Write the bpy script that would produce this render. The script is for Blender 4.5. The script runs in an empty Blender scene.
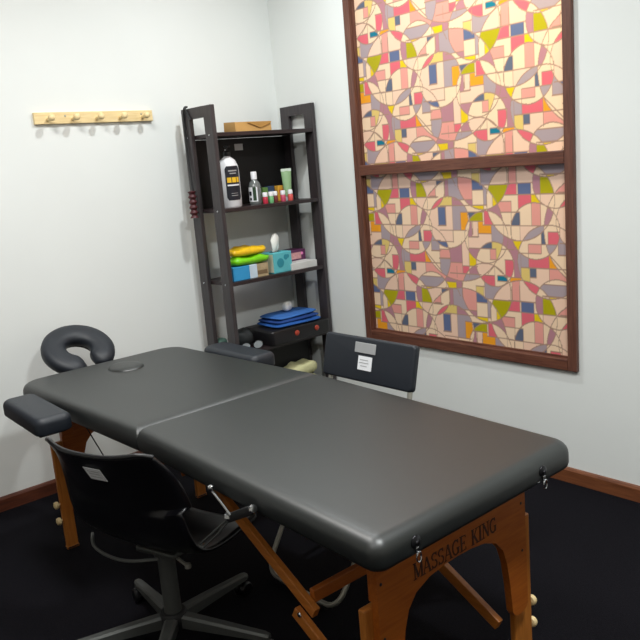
import bpy, bmesh, math, random
import numpy as np
from mathutils import Vector, Matrix, Euler
random.seed(7)
SC = bpy.context.scene
COL = SC.collection
PI = math.pi
R = math.radians

# ------------------------------------------------------------------ camera
cam_d = bpy.data.cameras.new('camera'); cam = bpy.data.objects.new('camera', cam_d); COL.objects.link(cam)
yaw, pitch, roll = R(49.722), R(11.542), R(-4.8287)
F = Vector((-math.sin(yaw)*math.cos(pitch), math.cos(yaw)*math.cos(pitch), -math.sin(pitch)))
Rt = F.cross(Vector((0, 0, 1))).normalized(); Up = Rt.cross(F)
c_, s_ = math.cos(roll), math.sin(roll)
R2, U2 = c_*Rt + s_*Up, -s_*Rt + c_*Up
M3 = Matrix((R2, U2, -F)).transposed()
cam.matrix_world = Matrix.Translation((3.3318, -2.6471, 1.3682)) @ M3.to_4x4()
cam_d.sensor_width = 36; cam_d.lens = 765.1/640*36; cam_d.clip_start = .05
SC.camera = cam

# ------------------------------------------------------------------ light and exposure
SC.view_settings.view_transform = 'Standard'; SC.view_settings.look = 'None'
SC.view_settings.gamma = 1; SC.view_settings.exposure = 0.38
w = bpy.data.worlds.new('world'); SC.world = w; w.use_nodes = True
w.node_tree.nodes['Background'].inputs[0].default_value = (.9, .95, 1, 1)
w.node_tree.nodes['Background'].inputs[1].default_value = .15
def light(name, kind, loc, power, color, size=.1, target=None, spot=None, size_y=None, spread=None):
    d = bpy.data.lights.new(name, kind); d.energy = power; d.color = color
    if kind == 'AREA':
        d.shape = 'RECTANGLE' if size_y else 'DISK'; d.size = size
        if size_y: d.size_y = size_y
        if spread: d.spread = spread
    else: d.shadow_soft_size = size
    if spot: d.spot_size = R(spot[0]); d.spot_blend = spot[1]
    o = bpy.data.objects.new(name, d); COL.objects.link(o); o.location = loc
    if target is not None:
        o.rotation_euler = (Vector(target)-Vector(loc)).to_track_quat('-Z', 'Y').to_euler()
    return o
light('ceiling_lamp_and_fill', 'AREA', (1.0, -.68, 2.58), 14, (.96, 1, 1), .11)
light('ceiling_lamp_and_fill', 'AREA', (3.05, -1.5, 2.58), 34, (.97, 1, .99), .3)
light('ceiling_lamp_and_fill', 'AREA', (2.7, -3.2, 2.58), 12, (1, .985, .96), 1.3)  # soft fill added to even out the walls, no known lamp here
light('ceiling_lamp_and_fill', 'AREA', (1.25, -2.0, 2.58), 24, (1, .99, .96), .6)  # added fill that brightens the left wall lower down
light('window_back_light', 'AREA', (1.75, .70, 2.45), 30, (1, .82, .5), .5, (1.45, 0, 1.7))

# ------------------------------------------------------------------ materials
def lin(c): return tuple((x/255/12.92 if x/255 <= .04045 else ((x/255+.055)/1.055)**2.4) for x in c)+(1,)
MATS = {}
def mat(name, rgb, rough=.5, metal=0, spec=.5, var=.06, scale=12, bump=0, bscale=200, coat=0, trans=0, alpha=None):
    if name in MATS: return MATS[name]
    m = bpy.data.materials.new(name); m.use_nodes = True; nt = m.node_tree; n = nt.nodes; b = n['Principled BSDF']
    b.inputs['Roughness'].default_value = rough; b.inputs['Metallic'].default_value = metal
    b.inputs['Specular IOR Level'].default_value = spec; b.inputs['Coat Weight'].default_value = coat
    b.inputs['Transmission Weight'].default_value = trans
    tc = n.new('ShaderNodeTexCoord'); nz = n.new('ShaderNodeTexNoise'); nz.inputs['Scale'].default_value = scale
    nt.links.new(tc.outputs['Object'], nz.inputs['Vector'])
    cr = n.new('ShaderNodeValToRGB'); c = lin(rgb)
    cr.color_ramp.elements[0].position = .3; cr.color_ramp.elements[1].position = .7
    cr.color_ramp.elements[0].color = tuple(x*(1-var) for x in c[:3])+(1,)
    cr.color_ramp.elements[1].color = tuple(min(1, x*(1+var)) for x in c[:3])+(1,)
    nt.links.new(nz.outputs['Fac'], cr.inputs[0]); nt.links.new(cr.outputs[0], b.inputs['Base Color'])
    if bump:
        n2 = n.new('ShaderNodeTexNoise'); n2.inputs['Scale'].default_value = bscale; n2.inputs['Detail'].default_value = 3
        nt.links.new(tc.outputs['Object'], n2.inputs['Vector'])
        bp = n.new('ShaderNodeBump'); bp.inputs['Strength'].default_value = bump; bp.inputs['Distance'].default_value = .002
        nt.links.new(n2.outputs['Fac'], bp.inputs['Height']); nt.links.new(bp.outputs[0], b.inputs['Normal'])
    MATS[name] = m; return m
def wood(name, a, b_, axis='X', rough=.4, scale=9, stretch=14, coat=0, spec=.5):
    if name in MATS: return MATS[name]
    m = bpy.data.materials.new(name); m.use_nodes = True; nt = m.node_tree; n = nt.nodes; b = n['Principled BSDF']
    b.inputs['Roughness'].default_value = rough; b.inputs['Coat Weight'].default_value = coat
    b.inputs['Specular IOR Level'].default_value = spec
    tc = n.new('ShaderNodeTexCoord'); mp = n.new('ShaderNodeMapping')
    s = {'X': (1, stretch, stretch), 'Y': (stretch, 1, stretch), 'Z': (stretch, stretch, 1)}[axis]
    mp.inputs['Scale'].default_value = s
    nz = n.new('ShaderNodeTexNoise'); nz.inputs['Scale'].default_value = scale; nz.inputs['Detail'].default_value = 5
    nz.inputs['Distortion'].default_value = .6
    cr = n.new('ShaderNodeValToRGB'); cr.color_ramp.elements[0].position = .35; cr.color_ramp.elements[1].position = .68
    cr.color_ramp.elements[0].color = lin(a); cr.color_ramp.elements[1].color = lin(b_)
    nt.links.new(tc.outputs['Object'], mp.inputs[0]); nt.links.new(mp.outputs[0], nz.inputs['Vector'])
    nt.links.new(nz.outputs['Fac'], cr.inputs[0]); nt.links.new(cr.outputs[0], b.inputs['Base Color'])
    MATS[name] = m; return m

WALL = mat('wall_paint', (229, 232, 230), .85, spec=.2, var=.012, scale=2.5, bump=.04, bscale=300)
WALLD = mat('low_bounce_wall', (168, 164, 156), .8, spec=.2, var=.02, scale=2.5)  # unseen back walls toned darker to cut bounce and reflections
CEIL = mat('ceiling_paint', (235, 236, 232), .9, spec=.1, var=.01)
CARPET = mat('carpet', (16, 15, 20), .97, spec=.1, var=.35, scale=160, bump=.8, bscale=400)
BASEW = wood('baseboard_wood', (96, 54, 32), (128, 76, 46), 'X', .45)
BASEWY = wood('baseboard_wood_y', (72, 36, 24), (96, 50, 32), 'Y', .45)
FRAMEV = wood('frame_wood_v', (88, 54, 44), (112, 72, 58), 'Z', .42)
FRAMEH = wood('frame_wood_h', (86, 50, 40), (112, 70, 54), 'X', .42)
VINYL = mat('black_vinyl', (17, 22, 22), .44, spec=1.0, var=.05, scale=5, bump=.12, bscale=450)
ARMV = mat('grey_vinyl', (28, 33, 41), .5, spec=.5, var=.05, scale=5, bump=.12, bscale=450)
BEECH = wood('beech_y', (150, 76, 20), (168, 92, 28), 'Y', .4)
BEECHZ = wood('beech_z', (164, 98, 36), (184, 114, 48), 'Z', .4)
BEECHX = wood('beech_x', (164, 96, 34), (182, 110, 44), 'X', .42)
PEGW = wood('pine', (226, 198, 142), (240, 218, 168), 'Y', .5)
CHROME = mat('chrome', (205, 208, 212), .16, 1, var=.02)
STEEL = mat('painted_steel', (176, 174, 164), .35, .7, var=.03)
DKSTEEL = mat('grey_base_metal', (92, 94, 92), .5, .6, var=.05)
BLKP = mat('black_plastic', (9, 9, 13), .33, spec=.5, var=.05)
BLKM = mat('black_matt', (14, 14, 16), .6, var=.1)
RACKW = wood('rack_wood', (48, 43, 46), (63, 57, 59), 'Z', .42)
RACKB = wood('rack_board', (34, 24, 27), (46, 34, 36), 'Y', .4)
WHITEP = mat('white_plastic', (232, 232, 236), .35, var=.01)
WHITEPAPER = mat('white_paper', (228, 230, 234), .7, var=.015)
GREYPL = mat('grey_plate', (176, 178, 180), .35, .3, var=.03)
DARKLAB = mat('dark_label', (22, 24, 36), .4, var=.05)
YEL = mat('yellow_print', (238, 190, 40), .5, var=.03)
INK = mat('burnt_lettering', (58, 26, 14), .7, var=.05)

# ------------------------------------------------------------------ mesh helpers
def obj(name, bm, m, parent=None, smooth=None, loc=None):
    me = bpy.data.meshes.new(name)
    bmesh.ops.recalc_face_normals(bm, faces=bm.faces)
    bm.to_mesh(me); bm.free()
    ms = m if isinstance(m, (list, tuple)) else [m]
    for k in ms: me.materials.append(k)
    if smooth:
        me.polygons.foreach_set('use_smooth', [True]*len(me.polygons))
        try: me.set_sharp_from_angle(angle=R(smooth))
        except Exception: pass
    o = bpy.data.objects.new(name, me); COL.objects.link(o)
    if parent: o.parent = parent
    if loc: o.location = loc
    return o
def tag(o, label=None, cat=None, group=None, kind=None):
    if label: o['label'] = label
    if cat: o['category'] = cat
    if group: o['group'] = group
    if kind: o['kind'] = kind
    return o
def empty(name, loc, rz=0, label=None, cat=None, group=None):
    o = bpy.data.objects.new(name, None); COL.objects.link(o); o.location = loc; o.rotation_euler = (0, 0, rz)
    o.empty_display_size = .05
    return tag(o, label, cat, group)
def box(bm, c, s, rot=None, bev=0, seg=2, mi=0):
    r = bmesh.ops.create_cube(bm, size=1)
    M = Matrix.Translation(c) @ (rot.to_matrix().to_4x4() if isinstance(rot, Euler) else (rot or Matrix.Identity(4))) @ Matrix.Diagonal((*s, 1))
    bmesh.ops.transform(bm, matrix=M, verts=r['verts'])
    fs = set(f for v in r['verts'] for f in v.link_faces)
    for f in fs: f.material_index = mi
    if bev:
        es = list(set(e for v in r['verts'] for e in v.link_edges))
        bmesh.ops.bevel(bm, geom=es, offset=bev, segments=seg, profile=.5, affect='EDGES', clamp_overlap=True)
def bar(bm, a, b, wd, th, up=(0, 0, 1), bev=0):
    a, b = Vector(a), Vector(b); x = (b-a); L = x.length; x.normalize()
    u = Vector(up); y = u.cross(x).normalized(); z = x.cross(y)
    M = Matrix((x, y, z)).transposed().to_4x4()
    box(bm, (a+b)/2, (L, wd, th), M, bev)
def smoothpts(P, n=6):
    P = [Vector(p) for p in P]; out = []
    for i in range(len(P)-1):
        p0 = P[max(i-1, 0)]; p1 = P[i]; p2 = P[i+1]; p3 = P[min(i+2, len(P)-1)]
        for k in range(n):
            t = k/n
            out.append(.5*((2*p1)+(-p0+p2)*t+(2*p0-5*p1+4*p2-p3)*t*t+(-p0+3*p1-3*p2+p3)*t**3))
    return out+[P[-1]]
def filletpts(P, r, n=5):
    P = [Vector(p) for p in P]; out = [P[0]]
    for i in range(1, len(P)-1):
        a = (P[i-1]-P[i]); b = (P[i+1]-P[i]); rr = min(r, a.length*.49, b.length*.49)
        a = P[i]+a.normalized()*rr; b = P[i]+b.normalized()*rr
        for k in range(n+1):
            t = k/n; out.append(a*(1-t)**2+P[i]*2*t*(1-t)+b*t*t)
    return out+[P[-1]]
def tube(bm, P, r, seg=10, closed=False, flat=None, caps=True):
    P = [Vector(p) for p in P]; n = len(P); rings = []; prev = None
    for i, p in enumerate(P):
        if closed: t = P[(i+1) % n]-P[i-1]
        else: t = P[min(i+1, n-1)]-P[max(i-1, 0)]
        t.normalize()
        if prev is None:
            u = Vector((0, 0, 1)) if abs(t.z) < .9 else Vector((1, 0, 0)); u = (u-t*u.dot(t)).normalized()
        else: u = (prev-t*prev.dot(t)).normalized()
        prev = u; v = t.cross(u); rr = r[i] if isinstance(r, (list, tuple)) else r
        fl = flat or 1
        rings.append([bm.verts.new(p+u*math.cos(2*PI*k/seg)*rr*fl+v*math.sin(2*PI*k/seg)*rr) for k in range(seg)])
    m = n if closed else n-1
    for i in range(m):
        A, B = rings[i], rings[(i+1) % n]
        for k in range(seg): bm.faces.new((A[k], A[(k+1) % seg], B[(k+1) % seg], B[k]))
    if not closed and caps: bm.faces.new(rings[0]); bm.faces.new(rings[-1])
def lathe(bm, prof, seg=20, o=(0, 0, 0), sx=1, sy=1, M=None, mi=0):
    rings = []
    for r, z in prof:
        if r < 1e-5: rings.append([bm.verts.new((o[0], o[1], o[2]+z))])
        else: rings.append([bm.verts.new((o[0]+math.cos(2*PI*k/seg)*r*sx, o[1]+math.sin(2*PI*k/seg)*r*sy, o[2]+z)) for k in range(seg)])
    fs = []
    for A, B in zip(rings[:-1], rings[1:]):
        for k in range(seg):
            a = A[k % len(A)]; b = A[(k+1) % len(A)]; c = B[(k+1) % len(B)]; d = B[k % len(B)]
            q = []
            for v in (a, b, c, d):
                if v not in q: q.append(v)
            if len(q) > 2: fs.append(bm.faces.new(q))
    for rg in (rings[0], rings[-1]):
        if len(rg) > 1: fs.append(bm.faces.new(rg))
    for f in fs: f.material_index = mi
    if M: bmesh.ops.transform(bm, matrix=M, verts=[v for rg in rings for v in rg])
def outline(x0, x1, y0, y1, rad, n=6):
    """rounded rectangle, rad = radii of corners (x0y0, x1y0, x1y1, x0y1)"""
    P = []
    for (cx, cy, r, a) in ((x0+rad[0], y0+rad[0], rad[0], 180), (x1-rad[1], y0+rad[1], rad[1], 270),
                           (x1-rad[2], y1-rad[2], rad[2], 0), (x0+rad[3], y1-rad[3], rad[3], 90)):
        for k in range(n+1):
            t = R(a+90*k/n); P.append((cx+r*math.cos(t), cy+r*math.sin(t)))
    return P
def pad(bm, x0, x1, y0, y1, z0, z1, e, rad, inset=(1, 1, 1, 1), eb=None, crown=0, n=6, ns=6, M=None):
    """upholstered slab with rounded rims; inset scales the rim per side (x0,x1,y0,y1)"""
    eb = e*.5 if eb is None else eb; rings = []; allv = []
    lv = [(eb*(1-math.sin(PI/2*k/3)), z0+eb*(1-math.cos(PI/2*k/3))) for k in range(4)]
    lv += [(e*(1-math.cos(PI/2*k/ns)), z1-e+e*math.sin(PI/2*k/ns)) for k in range(ns+1)]
    if crown: lv += [(e+.02, z1), (e+.05, z1)]
    for d, z in lv:
        ol = outline(x0+d*inset[0], x1-d*inset[1], y0+d*inset[2], y1-d*inset[3], [max(.001, r-d*.8) for r in rad], n)
        rings.append([bm.verts.new((x, y, z)) for x, y in ol])
    for A, B in zip(rings[:-1], rings[1:]):
        for k in range(len(A)): bm.faces.new((A[k], A[(k+1) % len(A)], B[(k+1) % len(A)], B[k]))
    bm.faces.new(rings[0]); bm.faces.new(rings[-1])
    allv = [v for r_ in rings for v in r_]
    if M: bmesh.ops.transform(bm, matrix=M, verts=allv)
    return allv
def prism(bm, pts, axis, a, b, mi=0):
    """extrude a 2D outline along axis ('x': pts are (y,z); 'y': (x,z); 'z': (x,y))"""
    def v(p, t): return {'x': (t, p[0], p[1]), 'y': (p[0], t, p[1]), 'z': (p[0], p[1], t)}[axis]
    A = [bm.verts.new(v(p, a)) for p in pts]; B = [bm.verts.new(v(p, b)) for p in pts]
    fs = [bm.faces.new(A), bm.faces.new(B)]
    for k in range(len(A)): fs.append(bm.faces.new((A[k], A[(k+1) % len(A)], B[(k+1) % len(A)], B[k])))
    for f in fs: f.material_index = mi
def struct(name, bm, m): return tag(obj(name, bm, m), kind='structure')

# ------------------------------------------------------------------ room
RX, RY, RZ = 4.4, -4.0, 2.62
WX1, WX2, WZ1, WZ2 = .58, 1.762, .478, 2.20      # window frame outline
WM1, WM2 = 1.291, 1.341                          # middle rail
bm = bmesh.new(); box(bm, (RX/2, RY/2, -.05), (RX+.2, -RY+.2, .1)); struct('floor', bm, CARPET)
bm = bmesh.new(); box(bm, (RX/2, RY/2, RZ+.05), (RX+.2, -RY+.2, .1)); struct('ceiling', bm, CEIL)
bm = bmesh.new(); box(bm, (-.05, RY/2, RZ/2), (.1, -RY, RZ)); struct('wall_left', bm, WALL)
bm = bmesh.new()
box(bm, (WX1/2-.05, .05, RZ/2), (WX1+.1, .1, RZ)); box(bm, ((WX2+RX)/2+.05, .05, RZ/2), (RX-WX2+.1, .1, RZ))
box(bm, ((WX1+WX2)/2, .05, WZ1/2), (WX2-WX1, .1, WZ1)); box(bm, ((WX1+WX2)/2, .05, (WZ2+RZ)/2), (WX2-WX1, .1, RZ-WZ2))
struct('wall_right', bm, WALL)
bm = bmesh.new(); box(bm, (RX+.05, RY/2, RZ/2), (.1, -RY, RZ)); struct('wall_behind', bm, WALLD)
bm = bmesh.new(); box(bm, (RX/2, RY-.05, RZ/2), (RX+.2, .1, RZ)); struct('wall_front', bm, WALLD)
def baseboard(name, a, b, m, prof_axis):
    bm = bmesh.new(); p = [(0, 0), (.014, 0), (.014, .052), (.010, .060), (.004, .063), (0, .063)]
    if prof_axis == 'y': prism(bm, [(q[0], q[1]) for q in p], 'y', a, b)
    else: prism(bm, [(-q[0], q[1]) for q in p], 'x', a, b)
    struct(name, bm, m)
baseboard('baseboard_left', -1.928, 0, BASEWY, 'y')
baseboard('baseboard_right', .014, RX, BASEW, 'x')

bm = bmesh.new(); box(bm, (.012, -2.42, 1.03), (.024, .84, 2.06), bev=.003)  # unseen dark doorway added for the vinyl rim to reflect
for y in (-2.62, -2.22):
    for z in (.55, 1.50): box(bm, (.025, y, z), (.006, .26, .62), bev=.002)
dr = struct('added_dark_door_1', bm, wood('added_door_wood', (44, 30, 24), (60, 42, 33), 'Z', .6))
bm = bmesh.new(); tube(bm, [(.024, -2.08, 1.0), (.065, -2.08, 1.0), (.065, -2.18, 1.0)], .009, 8); obj('added_door_handle', bm, CHROME, dr)
bm = bmesh.new()  # casing of the added doorway, also out of view
for y in (-1.965, -2.875): box(bm, (.010, y, 1.05), (.020, .07, 2.10), bev=.002)
box(bm, (.010, -2.42, 2.10), (.020, .98, .07), bev=.002)
struct('added_door_trim_1', bm, BASEWY)

# ------------------------------------------------------------------ window with patterned film
FY0, FY1 = -.018, .062
t = tag(empty('window_1', ((WX1+WX2)/2, 0, WZ1)), kind='structure')
def wpart(name, bm, m, smooth=None):
    o = obj(name, bm, m, t, smooth); o.matrix_parent_inverse = Matrix.Translation(-t.location); return o
FW, FB = .040, .047
def stepbox(bm, x0, x1, z0, z1):
    box(bm, ((x0+x1)/2, (FY0+FY1)/2, (z0+z1)/2), (x1-x0, FY1-FY0, z1-z0), bev=.004, seg=2)
bm = bmesh.new(); stepbox(bm, WX1, WX1+FW, WZ1, WZ2); stepbox(bm, WX2-FW, WX2, WZ1, WZ2)
box(bm, (WX1+FW+.004, .012, (WZ1+WZ2)/2), (.010, .016, WZ2-WZ1-.02)); box(bm, (WX2-FW-.004, .012, (WZ1+WZ2)/2), (.010, .016, WZ2-WZ1-.02))
wpart('window_frame', bm, FRAMEV)
bm = bmesh.new(); stepbox(bm, WX1+FW, WX2-FW, WZ1, WZ1+FB); stepbox(bm, WX1+FW, WX2-FW, WZ2-FB, WZ2)
box(bm, ((WX1+WX2)/2, .012, WZ1+FB+.003), (WX2-WX1-2*FW-.01, .016, .008))
wpart('window_sill', bm, FRAMEH)
bm = bmesh.new(); stepbox(bm, WX1+FW, WX2-FW, WM1, WM2)
wpart('window_rail', bm, FRAMEH)

CIRC = [(.310,.169,.229),(.438,-.046,.130),(.619,.051,.162),(.688,.173,.114),(.785,.467,.102),(.100,.297,.149),(.487,.316,.096),(.447,.200,.112),(.250,.138,.114)]
SEGS = [(.446,-.022,.576,-.022),(.552,-.024,.679,-.024),(.550,.025,.844,.025),(.553,.026,.575,.026),(.549,.051,.581,.051),(.523,.051,.574,.051),(.547,.096,.621,.096),(.523,.096,.572,.096),(.437,.149,.570,.149),(.545,.150,.736,.150),(.203,.066,.458,.066),(.196,.173,.313,.173),(.318,.094,.443,.094),(.360,.134,.438,.134),(.385,.000,.445,.000),(.389,-.073,.426,-.073),(.285,.040,.383,.040),(.192,.223,.271,.223),(.313,.330,.397,.330),(.187,.299,.251,.299),(.249,.317,.314,.317),(.243,.364,.416,.364),(.356,.202,.406,.202),(.354,.251,.497,.251),(.427,.365,.484,.365),(.386,.416,.430,.416),(.583,.212,.623,.212),(.658,.225,.793,.225),(.610,.263,.716,.263),(.618,.323,.843,.323),(.659,.362,.690,.362),(.536,.366,.620,.366),(.748,.176,.801,.176),(.800,.220,.848,.220),(.794,.266,.847,.266),(.464,.296,.495,.296),(.197,.152,.229,.152),(.720,-.053,.813,-.053),(.797,.022,.833,.022),(.577,.150,.577,.150),(.501,.363,.551,.363),(.500,.387,.550,.387),(.219,-.084,.277,-.084),(.211,-.054,.275,-.054),(.539,.295,.587,.295),(.076,.437,.208,.437),(.314,.364,.351,.364),(.720,.387,.842,.387),(.196,.173,.347,.173),(.409,.186,.479,.186),(.371,.200,.410,.200),(.197,.152,.230,.152),(.187,.153,.232,.153),(.193,.069,.237,.069),(.190,-.050,.237,-.050),(.136,.027,.189,.027),(.525,.251,.587,.251),(.141,.268,.191,.268),(.185,.301,.252,.301),(.188,.260,.253,.260),(.608,-.086,.608,.023),(.570,-.083,.570,-.009),(.613,-.025,.613,.094),(.676,-.022,.676,.149),(.717,-.055,.717,.149),(.580,.051,.580,.097),(.578,.097,.578,.150),(.620,.097,.620,.149),(.618,.145,.618,.214),(.385,-.076,.385,.067),(.424,-.079,.424,-.022),(.276,-.086,.276,-.053),(.233,-.054,.233,.026),(.254,-.044,.254,.027),(.272,.027,.272,.173),(.233,.064,.233,.152),(.316,.094,.316,.173),(.442,-.024,.442,.149),(.460,-.009,.460,.068),(.487,.023,.487,.068),(.408,.135,.408,.188),(.379,.135,.379,.189),(.476,.149,.476,.187),(.477,.166,.477,.250),(.273,.159,.273,.223),(.316,.221,.316,.365),(.354,.167,.354,.333),(.407,.167,.407,.202),(.284,.333,.284,.383),(.351,.330,.351,.379),(.466,.250,.466,.297),(.496,.249,.496,.305),(.485,.319,.485,.409),(.541,.296,.541,.363),(.310,.401,.310,.480),(.430,.379,.430,.471),(.385,.418,.385,.455),(.656,.227,.656,.327),(.618,.274,.618,.366),(.717,.179,.717,.261),(.751,.267,.751,.376),(.584,.294,.584,.365),(.659,.327,.659,.386),(.691,.325,.691,.361),(.747,.176,.747,.224),(.577,.131,.577,.210),(.792,.223,.792,.267),(.500,.365,.500,.389),(.550,.362,.550,.386),(.218,-.085,.218,-.055),(.831,-.009,.831,.022),(.378,.167,.378,.188),(.801,.144,.801,.176),(-.044,.392,-.044,.466),(.308,-.084,.308,-.019),(.571,-.098,.571,-.020),(.609,-.096,.609,-.019),(.375,.134,.375,.201),(.409,.133,.409,.200),(.478,.148,.478,.187),(.436,.090,.436,.152),(.233,.065,.233,.152),(.190,.069,.190,.154),(.235,.069,.235,.153),(.272,.173,.272,.226),(.269,.174,.269,.225),(.189,-.051,.189,-.019),(.182,-.030,.182,.030),(.254,-.054,.254,.030),(.235,-.046,.235,.029),(.619,.272,.619,.374),(.188,.235,.188,.351),(.562,.383,.562,.460),(.610,.380,.610,.456),(.753,.267,.847,.361),(.353,.095,.360,.135),(.280,.433,.296,.466),(.486,.322,.450,.359),(.486,.322,.529,.355)]
SEEDS = [(.522,.001,'olive'),(.565,.003,'hot'),(.588,.483,'hot'),(.590,.431,'pink'),(.645,.485,'blue'),(.644,.046,'hot'),(.047,.038,'yellow'),(.051,.474,'mauve'),(.095,.475,'olive'),(.125,.441,'yellow'),(.121,.420,'lilac'),(.583,.422,'pink'),(.192,.265,'lilac'),(.045,.103,'pink'),(.117,.112,'mauve'),(.171,.014,'pink'),(.607,.125,'slate'),(.559,.076,'pink'),(.513,.091,'mauve'),(.498,.055,'yellow'),(.452,.027,'lilac'),(.409,.469,'blue'),(.408,.428,'pale'),(.453,.432,'lilac'),(.291,.416,'mauve'),(.249,.418,'yellow'),(.282,.467,'lilac'),(.242,.485,'mauve'),(.352,.010,'pink'),(.356,.052,'mauve'),(.296,.051,'mauve'),(.214,.041,'hot'),(.260,.044,'pale'),(.216,.108,'blue'),(.295,.123,'lilac'),(.332,.113,'orange'),(.413,.072,'yellow'),(.371,.102,'slate'),(.410,.121,'olive'),(.455,.128,'hot'),(.448,.169,'orange'),(.425,.169,'orange'),(.367,.170,'mauve'),(.504,.169,'lilac'),(.232,.198,'pink'),(.217,.238,'blue'),(.214,.280,'pink'),(.282,.285,'mauve'),(.217,.332,'lilac'),(.195,.380,'mauve'),(.366,.306,'yellow'),(.380,.264,'mauve'),(.456,.239,'slate'),(.482,.273,'pink'),(.508,.272,'pale'),(.548,.220,'mauve'),(.508,.193,'lilac'),(.330,.348,'hot'),(.335,.372,'yellow'),(.381,.346,'mauve'),(.380,.377,'lilac'),(.455,.387,'hot'),(.552,.326,'hot'),(.523,.376,'teal'),(.293,.417,'mauve'),(.210,.445,'slate'),(.406,.434,'pale'),(.452,.435,'lilac'),(.284,.462,'lilac'),(.345,.462,'pink'),(.261,.377,'pink'),(.015,.188,'lilac'),(.080,.196,'slate'),(.124,.200,'hot'),(.139,.165,'olive'),(.038,.245,'pink'),(.601,.225,'yellow'),(.574,.235,'mauve'),(.114,.232,'lilac'),(.171,.246,'lilac'),(.640,.301,'mauve'),(.052,.305,'hot'),(.117,.309,'orange'),(.025,.344,'slate'),(.641,.351,'pale'),(.606,.302,'lilac'),(.565,.327,'hot'),(.585,.374,'orange'),(.583,.414,'pink'),(.130,.352,'pink'),(.134,.404,'lilac'),(.458,.129,'orange'),(.454,.166,'orange'),(.536,.077,'pink'),(.030,.410,'hot'),(.168,.016,'pink'),(.634,.428,'blush'),(.459,.394,'hot'),(.169,.255,'lilac'),(.218,.282,'pink'),(.210,.328,'lilac'),(.211,.110,'blue'),(.203,.446,'slate'),(.638,.166,'blush'),(.403,.232,'blush'),(.260,.203,'pink'),(.524,.438,'blush'),(.456,.168,'orange'),(.453,.119,'hot'),(.390,.160,'blush'),(.590,.098,'blush'),(.183,.450,'blush'),(.178,.189,'blush'),(.442,.340,'blush'),(.042,.345,'blush'),(.320,.281,'blush'),(.557,.449,'blush'),(.089,.057,'blush'),(.143,.115,'blush')]

PAL = dict(cream=(243, 216, 188), olive=(178, 170, 22), blue=(98, 112, 152), hot=(224, 108, 124), pink=(230, 160, 152), mauve=(182, 132, 146),
           lilac=(172, 158, 168), yellow=(232, 202, 28), orange=(242, 164, 44), slate=(98, 108, 132), teal=(20, 122, 152), pale=(226, 200, 122), blush=(241, 207, 186))
TW, TH = .650, .487
def pattern_tile(px=.0022):
    W_, H_ = int(TW/px), int(TH/px)
    line = np.zeros((H_, W_), bool); core = np.zeros((H_, W_), bool)
    def dot(u, v):
        i, j = int(v/TH*H_) % H_, int(u/TW*W_) % W_
        line[i, j] = True; line[(i+1) % H_, j] = True
    for cx, cy, r in CIRC:
        N = int(2*PI*r/px*2.5)
        for k in range(N): dot(cx+r*math.cos(2*PI*k/N), cy+r*math.sin(2*PI*k/N))
    for a, b, c, d in SEGS:
        N = int(math.hypot(c-a, d-b)/px*2.5)+2
        for k in range(N+1): dot(a+(c-a)*k/N, b+(d-b)*k/N)
    img = np.zeros((H_, W_, 3)); img[:] = lin(PAL['cream'])[:3]
    for u, v, k in SEEDS:
        i0, j0 = int(v/TH*H_) % H_, int(u/TW*W_) % W_
        if line[i0, j0]: continue
        seen = {(i0, j0)}; st = [(i0, j0)]
        while st:
            i, j = st.pop()
            for di, dj in ((1, 0), (-1, 0), (0, 1), (0, -1)):
                q = ((i+di) % H_, (j+dj) % W_)
                if q not in seen and not line[q]: seen.add(q); st.append(q)
        if len(seen) > W_*H_*.035: continue
        c = lin(PAL[k])[:3]
        for q in seen: img[q] = c
    # strokes: neighbours' colour mixed with brown ink
    lc = np.array(lin((118, 74, 72))[:3])
    sm = img.copy(); img[line] = sm[line]*.3+lc*.7
    return img, px
TILE, TPX = pattern_tile()
def film_mat():
    m = bpy.data.materials.new('patterned_window_film'); m.use_nodes = True; nt = m.node_tree; n = nt.nodes
    out = n['Material Output']; n.remove(n['Principled BSDF'])
    at = n.new('ShaderNodeAttribute'); at.attribute_name = 'print'; at.attribute_type = 'GEOMETRY'
    d = n.new('ShaderNodeBsdfDiffuse'); tr = n.new('ShaderNodeBsdfTranslucent'); g = n.new('ShaderNodeBsdfGlossy'); g.inputs['Roughness'].default_value = .35
    mx = n.new('ShaderNodeMixShader'); mx.inputs[0].default_value = .35
    mg = n.new('ShaderNodeMixShader'); mg.inputs[0].default_value = .03
    nt.links.new(at.outputs['Color'], d.inputs[0]); nt.links.new(at.outputs['Color'], tr.inputs[0])
    nt.links.new(d.outputs[0], mx.inputs[1]); nt.links.new(tr.outputs[0], mx.inputs[2])
    nt.links.new(mx.outputs[0], mg.inputs[1]); nt.links.new(g.outputs[0], mg.inputs[2]); nt.links.new(mg.outputs[0], out.inputs[0])
    return m
FILM = film_mat()
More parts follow.
